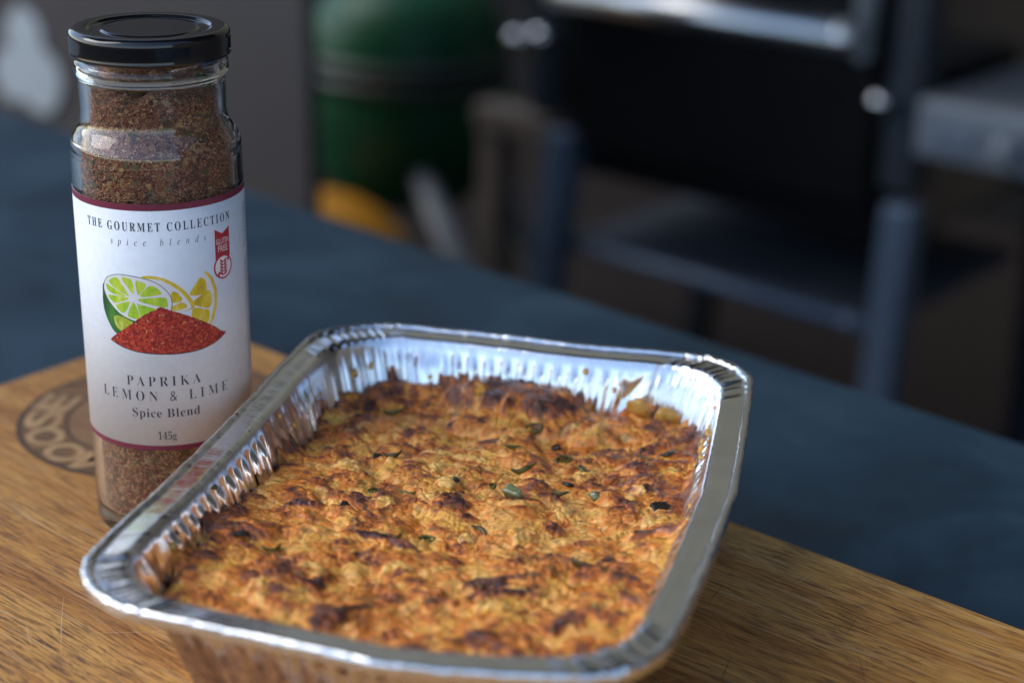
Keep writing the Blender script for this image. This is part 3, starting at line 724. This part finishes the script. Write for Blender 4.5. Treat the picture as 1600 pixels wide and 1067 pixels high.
for _ in range(34):
    x_, y_ = rng.uniform(-60, 66), rng.uniform(-100, 80); a_ = rng.uniform(2.5, 4.6)
    dome(x_, y_, a_, a_ * rng.uniform(.45, .8), rng.uniform(0, 3.1), 2.0, at(x_, y_, Hm) - .6, -.35, .4, .7, 1.0)
def blur(A, r_):
    for ax in (0, 1):
        p = np.pad(A, [(r_ + 1, r_) if q == ax else (0, 0) for q in (0, 1)], mode='edge'); c_ = np.cumsum(p, axis=ax)
        A = (np.take(c_, range(2 * r_ + 1, c_.shape[ax]), axis=ax) - np.take(c_, range(0, c_.shape[ax] - 2 * r_ - 1), axis=ax)) / (2 * r_ + 1)
    return A
Hm = .25 * Hm + .75 * blur(Hm, 3)
c1 = np.abs(fbm((X + 3 * fbm(X / 9, Y / 9, 160, 2)) / 11, (Y + 3 * fbm(X / 9 + 7, Y / 9, 161, 2)) / 9, 162, 2))
c2 = np.abs(fbm((X + 1.6 * fbm(X / 4, Y / 4, 163, 2)) / 5.2, (Y + 1.6 * fbm(X / 4 + 7, Y / 4, 164, 2)) / 4.4, 165, 2))
crease = np.exp(-c1 / .07) * 1.0 + np.exp(-c2 / .10) * .55
Hm = Hm - crease
ridge = 1 - np.abs(fbm(wx / 5.5, wy / 2.6, 110, 3))
rough_ = .2 + .8 * sstep(-.25, .45, fbm(X / 11, Y / 11, 170, 3))
Hm = Hm + rough_ * .42 * fbm(X / 2.6, Y / 2.6, 107, 4) + .32 * (ridge - .6) * rough_ + .22 * rough_ * vnoise(X / 1.1, Y / 1.1, 109) + .13 * rough_ * vnoise(X / .62, Y / .62, 111)
loc_ = Hm - blur(blur(Hm, 18), 18)
fine = Hm - blur(Hm, 5)
edgeX = np.abs(X - cen[0]) / 74; edgeY = np.abs(Y - cen[1]) / 100
edge_ = np.maximum(edgeX, edgeY)
T = .29 + .14 * rough_ - .05 * np.clip(crease, 0, 1.2) + tone * .9 + .085 * loc_ + .12 * fine + .20 * fbm(X / 9, Y / 9, 120, 4) + .15 * fbm(wx / 4.2, wy / 3.2, 122, 3) + .11 * fbm(X / 1.7, Y / 1.5, 121, 3)
T += gauss(60, 45, 26, 48, .20) + gauss(-2, 90, 30, 14, .10) + gauss(-34, 82, 22, 16, .20) + gauss(-70, 10, 14, 60, .16) + gauss(40, -85, 40, 16, .10) + .10 * sstep(.86, 1.0, edge_)
T += gauss(0, 25, 45, 40, -.06) + gauss(10, -40, 40, 30, -.04)
spot = sstep(.45, .88, fbm(X / 5.0, Y / 4.2, 130, 3)) * sstep(-.3, 1.4, loc_)
T += .34 * spot
crm = sstep(.30, .75, fbm(X / 6.5 + 3, Y / 6.5, 131, 3)) * sstep(1.2, -.6, loc_)
T -= .32 * crm
T = .385 + (T - .40) * 1.10
stops = [(0.0, (.88, .445, .110)), (.18, (.82, .300, .055)), (.38, (.70, .215, .032)), (.52, (.46, .125, .025)), (.66, (.28, .080, .027)), (.80, (.135, .040, .022)), (1.0, (.05, .017, .013))]
tp = [s_[0] for s_ in stops]
RGB = np.stack([np.interp(T, tp, [s_[1][q] for s_ in stops]) for q in range(3)], -1)
yel = sstep(.25, .7, fbm(wx / 5.5 + 31, wy / 4.5, 180, 3)) * sstep(.62, .35, T) * .7
RGB = RGB * (1 - yel[..., None]) + np.array([.85, .445, .075]) * yel[..., None]
pal = np.clip(palem * (.55 + .5 * fbm(X / 3, Y / 3, 190, 3)), 0, .85)
RGB = RGB * (1 - pal[..., None]) + np.array([.88, .53, .15]) * pal[..., None]
mauve = sstep(.1, .6, fbm(wx / 6 + 11, wy / 4.5, 181, 3)) * sstep(.36, .62, T) * .6
RGB = RGB * (1 - mauve[..., None]) + np.array([.27, .105, .062]) * mauve[..., None]
RGB = np.clip(RGB, 0, 1)
# a few olive tinted streaks of chopped herb in the crust
olive = sstep(.62, .86, fbm(X / 4.0 + 70, Y / 2.4, 140, 3)) * .55
RGB = RGB * (1 - olive[..., None]) + np.array([.17, .125, .035]) * olive[..., None]
# fit the grid to the wall of the tray at the food's own height
def half_at(z_): return half - (OW + (OF - OW) * (ZR - 1.6 - z_) / (ZR - 2.6))
hz = half_at(ZF)
ang_o = np.arctan2((O[:, 1] - cen[1]) / half[1], (O[:, 0] - cen[0]) / half[0]); od = np.argsort(ang_o)
q_o = (O - cen) / half; rad_o = np.hypot(q_o[:, 0], q_o[:, 1])
gx, gy = (X - cen[0]) / hz[0], (Y - cen[1]) / hz[1]
ga = np.arctan2(gy, gx); gr = np.hypot(gx, gy)
lim = np.interp(ga, ang_o[od], rad_o[od], period=2 * math.pi)
rho = gr / lim
Z = ZF + Hm - 2.2 * sstep(.93, 1.0, rho) * (.6 + .6 * vnoise(ga * 24, ga * 0, 150)) + 5.0 * sstep(.95, 1, rho) * sstep(.15, .8, vnoise(ga * 13, ga * 0, 152) + .4 * vnoise(ga * 40, ga * 0, 153))
sc_ = np.where(rho > 1, 1 / np.maximum(rho, 1e-6), 1.0)
hzv = half - (OW + (OF - OW) * ((ZR - 1.6 - Z)[..., None]) / (ZR - 2.6))
FX = cen[0] + gx * sc_ * hzv[..., 0] * .993; FY = cen[1] + gy * sc_ * hzv[..., 1] * .995
inside = rho < 1
nY, nX = X.shape
idg = np.arange(nY * nX).reshape(nY, nX)
qf = np.stack([idg[:-1, :-1], idg[:-1, 1:], idg[1:, 1:], idg[1:, :-1]], -1).reshape(-1, 4)
ins = inside.ravel()
keep = ins[qf].any(1); qf = qf[keep]
used = np.unique(qf); remap = np.full(nY * nX, -1); remap[used] = np.arange(len(used))
V = np.stack([FX.ravel(), FY.ravel(), Z.ravel()], -1)[used] * .001
cass = empty('baked_casserole', (TC[0], TC[1], .002), TA, 'golden brown baked cheesy casserole filling the foil tray', 'casserole')
crust = mesh_obj('crust', V - np.array([0, 0, .002]), remap[qf], CRUST, cass)
ca = crust.data.attributes.new('tint', 'FLOAT_COLOR', 'POINT')
ca.data.foreach_set('color', np.c_[RGB.reshape(-1, 3)[used], np.ones(len(used))].astype(np.float32).ravel())
wa = crust.data.attributes.new('wet', 'FLOAT', 'POINT')
wa.data.foreach_set('value', np.clip(wetm + .55 * (1 - rough_) + .05 + .35 * sstep(.2, -1.2, loc_) + gauss(60, 50, 26, 40, .6), 0, 1).ravel()[used].astype(np.float32))

def surf(x_, y_): return at(x_, y_, Z)
def morsel_mesh(name, x_, y_, size, sc3, mat, sink=.35, rz=0.0, tilt=0.0, seed=0, boxy=0.0, z_=None):
    bm = bmesh.new(); bmesh.ops.create_icosphere(bm, subdivisions=3, radius=1.0)
    r_ = random.Random(seed); ph = [r_.uniform(0, 6) for _ in range(6)]
    for v in bm.verts:
        p = v.co.copy()
        if boxy: p = Vector([math.copysign(abs(q) ** (1 - boxy), q) for q in p])
        k = 1 + .16 * math.sin(3.1 * p.x + ph[0]) + .09 * math.sin(3.7 * p.y + ph[1]) + .08 * math.sin(4.3 * p.z + ph[2]) + .09 * math.sin(8 * p.x + 7 * p.y + ph[3])
        v.co = Vector((p.x * sc3[0], p.y * sc3[1], p.z * sc3[2])) * (k * size * .001)
    M = Matrix.Rotation(rz, 4, 'Z') @ Matrix.Rotation(tilt, 4, 'X')
    bmesh.ops.transform(bm, matrix=M, verts=bm.verts)
    o = bm_obj(name, bm, mat, cass)
    zz = surf(x_, y_) if z_ is None else z_
    o.location = (x_ * .001, y_ * .001, (zz + size * sc3[2] * (1 - 2 * sink)) * .001 - .002)
    return o
def chilli_ring(x_, y_, r_, rz, tilt, lift=.4):
    bm = bmesh.new(); nu, nv = 28, 10; vs = []
    rr = random.Random(int(x_ * 100))
    for i in range(nu):
        a = 2 * math.pi * i / nu; kr = 1 + .12 * math.sin(2 * a + rr.uniform(0, .3)) + .06 * math.sin(5 * a)
        for j in range(nv):
            b = 2 * math.pi * j / nv
            q = r_ * kr + .26 * r_ * math.cos(b)
            vs.append(bm.verts.new((q * math.cos(a) * .001, .72 * q * math.sin(a) * .001, .30 * r_ * math.sin(b) * .001)))
    for i in range(nu):
        for j in range(nv): bm.faces.new((vs[i * nv + j], vs[((i + 1) % nu) * nv + j], vs[((i + 1) % nu) * nv + (j + 1) % nv], vs[i * nv + (j + 1) % nv]))
    bmesh.ops.transform(bm, matrix=Matrix.Rotation(rz, 4, 'Z') @ Matrix.Rotation(tilt, 4, 'X'), verts=bm.verts)
    o = bm_obj('chilli_slice', bm, CHILLI, cass); o.location = (x_ * .001, y_ * .001, (surf(x_, y_) + lift) * .001 - .002)
    for k in range(4):                                # the seeds held in the ring
        b2 = bmesh.new(); ball(b2, (0, 0, 0), .0007, (1.3, .8, .6), 10)
        s_ = bm_obj('seed', b2, CHILLI, o); s_.location = (rr.uniform(-.5, .5) * r_ * .001, rr.uniform(-.3, .3) * r_ * .001, .0)
for x_, y_, r_, rz, tl in ((24.4, 51.2, 2.7, .5, .5), (9.6, 69.5, 2.7, .2, .45), (-4.0, -23.5, 2.6, .2, .2), (6.5, 20, 1.6, 1.2, .2), (33, 42, 1.8, 2.0, .3), (-30, 4, 1.8, .3, .3)):
    chilli_ring(x_, y_, r_, rz, tl)
def chilli_strip(x_, y_, r_, rz, tilt, sweep, seed, mat):
    bm = bmesh.new(); rr = random.Random(seed); nu, nv = 16, 8; vs = []
    p1, p2 = rr.uniform(0, 6), rr.uniform(0, 6)
    for i in range(nu):
        f = i / (nu - 1); a = -math.pi / 2 + (f - .5) * sweep
        th_ = .19 * r_ * (math.sin(math.pi * min(max(f, .04), .96)) ** .5) * (1 + .2 * math.sin(9 * f + p1))
        for j in range(nv):
            b = 2 * math.pi * j / nv
            q = r_ * (1 + .08 * math.sin(5 * f + p2)) + .8 * th_ * math.cos(b)
            vs.append(bm.verts.new((q * math.cos(a) * .001, (q * math.sin(a) + r_) * .001, (1.5 * th_ * math.sin(b) + .15 * r_ * math.sin(4 * f + p1)) * .001)))
    for i in range(nu - 1):
        for j in range(nv): bm.faces.new((vs[i * nv + j], vs[(i + 1) * nv + j], vs[(i + 1) * nv + (j + 1) % nv], vs[i * nv + (j + 1) % nv]))
    bm.faces.new(vs[:nv]); bm.faces.new(vs[-nv:])
    bmesh.ops.transform(bm, matrix=Matrix.Rotation(rz, 4, 'Z') @ Matrix.Rotation(tilt, 4, 'X'), verts=bm.verts)
    o = bm_obj('green_chilli_piece', bm, mat, cass); o.location = (x_ * .001, y_ * .001, (surf(x_, y_) + .55) * .001 - .002)
for k, (x_, y_, r_, rz, tl, sw) in enumerate(((14.7, 33.5, 4.6, .6, .3, 1.6), (47.4, -33.3, 3.4, -.3, .2, 2.0), (7.5, 47, 2.8, .2, .3, 1.8), (-31, 28, 3.2, .5, .4, 1.9), (-20, 6, 4.0, -.2, .2, 1.5), (12, -14, 3.6, 2.6, .1, 1.7), (-45, -48, 3.2, .8, .2, 2.0), (30, 16, 2.8, -.5, .3, 2.2), (-44, 70, 3.6, .3, .3, 1.8), (22, -52, 3.2, 1.9, .2, 1.8), (-12, -30, 2.6, .4, .3, 2.0), (52, 55, 3.2, -.9, .3, 1.8))):
    chilli_strip(x_, y_, r_ * 1.3, rz, tl, sw, k + 30, (CHILLI, OLIVE)[k % 2])
morsel_mesh('pepper_piece', 16.8, 9.0, 3.3, (1.0, .55, .75), PEPPER, .15, -.4, .5, 5, .25)['label'] = 'glossy grey green pepper chunk'
morsel_mesh('pepper_piece', 41.5, 22.5, 2.4, (.9, .6, .7), PEPPER, .25, .4, .3, 8, .2)
for k, (x_, y_, s_) in enumerate(((-38.5, 33.3, 2.1), (64, 19, 2.6), (-35, -12, 2.0), (-5, 16, 1.5), (30, 31, 1.8), (-58, -44, 2.2), (60, 62, 2.0), (19, 64, 1.8))):
    morsel_mesh('charred_bit', x_, y_, s_, (1.3, .8, .30), CHAR, .45, k * .7, .35, k + 60, .4)
for k, (x_, y_, z_, s_) in enumerate(((43.5, 93.5, 38.5, 4.2), (55, 92.5, 36.0, 4.4))):
    morsel_mesh('cheese_piece', x_, y_, s_, (1.0, .42, .85), CHEESE, .4, .5 * k - .3, .35, k + 121, .45, z_)
LP = [np.asarray(l) for l in loops]
cr_ = random.Random(5); n_cr = 0
while n_cr < 34:
    i_ = cr_.randrange(NP_); k_ = cr_.randrange(3, 22)
    x_, y_ = LP[k_][i_]; z_ = float(zs[k_][i_])
    if y_ < -70 or z_ < surf(x_ * .93, y_ * .93) + 1.0: continue
    if cr_.random() > (.75 if abs(x_) > 55 else .35): continue
    q_ = cr_.uniform(.5, 1.3)
    d_ = -nrm[i_] * q_ * .1
    bm = bmesh.new(); bmesh.ops.create_icosphere(bm, subdivisions=2, radius=q_ * .001)
    for v in bm.verts: v.co = v.co * cr_.uniform(.75, 1.25)
    bmesh.ops.transform(bm, matrix=Matrix.Diagonal((1, 1, cr_.uniform(.6, 1.6), 1)), verts=bm.verts)
    o = bm_obj('crumb', bm, CHEESE if cr_.random() < .8 else OLIVE, cass)
    o.location = ((x_ + d_[0]) * .001, (y_ + d_[1]) * .001, z_ * .001 - .002); n_cr += 1

# ------------------------------------------------------------------ smoker behind the counter
SM = (.3874, 2.0, 0)
sm = empty('smoker_grill', (SM[0], SM[1], -.93), EA, 'black pellet smoker with steel door handle and blue grey legs', 'grill')
def part(name, fn, mat, parent, smooth=True):
    bm = bmesh.new(); fn(bm); return bm_obj(name, bm, mat, parent, smooth)
Z0 = .93
part('body', lambda b: box(b, (-.19, .29, Z0 - .045), (.53, .50, .62), .012), BLACKENAMEL, sm, False)
door = part('door', lambda b: box(b, (-.20, .028, Z0 - .08), (.47, .018, .46), .006), BLACKENAMEL, sm, False)
def handle(b):
    rod(b, (-.435, 0, Z0 - .100), (-.005, 0, Z0 - .100), .020)
    ball(b, (-.435, 0, Z0 - .100), .020); ball(b, (-.005, 0, Z0 - .100), .020)
part('handle', handle, HANDLESTEEL, sm)
for s_ in (-.425, .0):
    part('handle_bracket', lambda b: rod(b, (s_, 0, Z0 - .100), (s_, .022, Z0 - .100), .009), STEEL, sm)
part('hinge_bar', lambda b: (rod(b, (.026, 0, Z0 - .112), (.026, 0, Z0 + .06), .014), ball(b, (.026, 0, Z0 - .112), .014)), GREYPAINT, sm)
part('corner_post', lambda b: box(b, (.072, .045, Z0 + .01), (.045, .05, .58), .006), POSTBLUE, sm, False)
part('corner_post', lambda b: box(b, (-.478, .045, Z0 + .01), (.045, .05, .58), .006), DARKSHELF, sm, False)
for x_, z_, r_ in ((.053, -.168, .0125), (-.464, -.164, .014), (-.505, -.172, .013)):
    part('knob', lambda b: (ball(b, (x_, .0, Z0 + z_), r_), rod(b, (x_, .0, Z0 + z_), (x_, .03, Z0 + z_), r_ * .5)), CHROME, sm)
for x0, x1, y0 in ((.089, .072, .02), (-.430, -.500, .02), (.089, .100, .46), (-.445, -.500, .46)):
    part('leg', lambda b: box(b, ((x0 + x1) / 2, y0, (Z0 - .29) / 2), (.042, .042, Z0 - .29), .005, Matrix(((1, 0, (x0 - x1) / (Z0 - .29)), (0, 1, 0), (0, 0, 1)))), GUNMETAL if y0 < .1 else DARKSHELF, sm, False)  # rear legs take a darker colour in place of the shade there
part('lower_shelf', lambda b: box(b, (-.19, .24, Z0 - .462), (.50, .40, .016), .004), SHELFBLUE, sm, False)
part('shelf_rail', lambda b: (rod(b, (-.43, .022, Z0 - .452), (.065, .022, Z0 - .458), .011), ball(b, (.03, .02, Z0 - .457), .013)), GUNMETAL, sm)
ss = part('side_shelf', lambda b: box(b, (.40, .20, Z0 - .190), (.60, .40, .072), .010, seg=3), GREYPAINT, sm, False)
part('control_display', lambda b: box(b, (.150, -.002, Z0 - .196), (.055, .006, .032), .002), DISPLAY, ss, False)
part('control_knob', lambda b: (rod(b, (.222, .0, Z0 - .192), (.222, -.022, Z0 - .192), .017, .014), ball(b, (.222, -.022, Z0 - .192), .012, (1, .4, 1))), GREYPAINT, ss)

# green kamado cooker
km = empty('kamado_grill', (-.195, 3.0, -.93), EA, 'green ceramic egg shaped cooker standing behind the counter', 'grill')
kz = .93 - .414
body_p = [(0, -200), (70, -196), (120, -175), (155, -135), (175, -80), (181, -20), (180, 30), (178, 55)]
lid_p = [(178, 72), (176, 90), (168, 130), (148, 175), (110, 210), (60, 228), (0, 232)]
o = lathe('base', smooth_prof(body_p, 5), EGGGREEN, km, 64); o.location = (0, 0, kz)
o = lathe('dome_lid', smooth_prof(lid_p, 5), EGGGREEN, km, 64); o.location = (0, 0, kz)
for z_ in (48, 80):
    o = lathe('band', [(178, z_ - 12), (184, z_ - 12), (184, z_ + 10), (178, z_ + 10)], BANDGREY, km, 64); o.location = (0, 0, kz)
part('handle', lambda b: box(b, (-.12, -.235, kz + .035), (.16, .03, .032), .008, Matrix.Rotation(R(-20), 3, 'Z')), GREYWOOD, km, False)
part('latch', lambda b: ball(b, (-.10, -.165, kz + .100), .019), CHROME, km)
for ax, ay, bx, by in ((.1175, -.097, .331, -.05), (-.117, -.097, -.331, -.05), (.08, .13, .12, .31), (-.08, .13, -.12, .31)):
    part('stand_leg', lambda b: rod(b, (ax, ay, .42), (bx, by, 0.0), .022), GREYPAINT, km)
part('chimney_cap', lambda b: rod(b, (0, 0, kz + .225), (0, 0, kz + .27), .05, .045), DARKSHELF, km)

# orange tub on the ground
tb = empty('orange_tub', (-.34, 2.66, -.93), 0, 'orange rounded plastic tub half hidden behind the counter edge', 'tub')
o = lathe('tub_body', smooth_prof([(0, 0), (130, 0), (150, 30), (158, 160), (160, 300), (156, 330)], 5), ORANGE, tb, 48)
o = lathe('tub_lid', smooth_prof([(163, 322), (166, 336), (150, 366), (110, 402), (60, 422), (0, 428)], 5), ORANGE, tb, 48)

# weathered timber stand
st = empty('timber_stand', (-.03, 2.6, -.93), EA, 'grey weathered timber stand between the green cooker and the smoker', 'stand')
part('post', lambda b: box(b, (0, 0, .29), (.042, .042, .58), .004), GREYWOOD, st, False)
part('top_rail', lambda b: box(b, (.05, -.004, .582), (.15, .05, .042), .005), GREYWOOD, st, False)

# brown grey panel with a white emblem
pn = empty('screen_panel', (-.238, 1.9, -.93), EA, 'brown grey upright panel behind the jar with a white emblem', 'panel')
part('panel_board', lambda b: box(b, (-.62, .009, .80), (1.24, .018, 1.6), .004), PANELGREY, pn, False)
def blob(cx_, cz_, r_, n_=40, seed=1):
    rr = random.Random(seed); ph = [rr.uniform(0, 6) for _ in range(3)]
    return [(cx_ + r_ * (1 + .06 * math.sin(2 * t + ph[0]) + .05 * math.sin(3 * t + ph[1])) * math.cos(t), cz_ + r_ * (1 + .05 * math.sin(2 * t + ph[2])) * math.sin(t)) for t in (2 * math.pi * k / n_ for k in range(n_))]
em = mesh_obj('emblem', [(x_, -.003, z_) for x_, z_ in blob(-.545, .93 - .168, .040)], [tuple(range(40))], EMBLEM, pn, False)
mesh_obj('emblem', [(x_, -.005, z_) for x_, z_ in blob(-.520, .93 - .218, .050, 40, 4)], [tuple(range(40))], EMBLEM, pn, False)
mesh_obj('emblem', [(x_, -.004, z_) for x_, z_ in blob(-.585, .93 - .225, .036, 40, 6)], [tuple(range(40))], EMBLEM, pn, False)
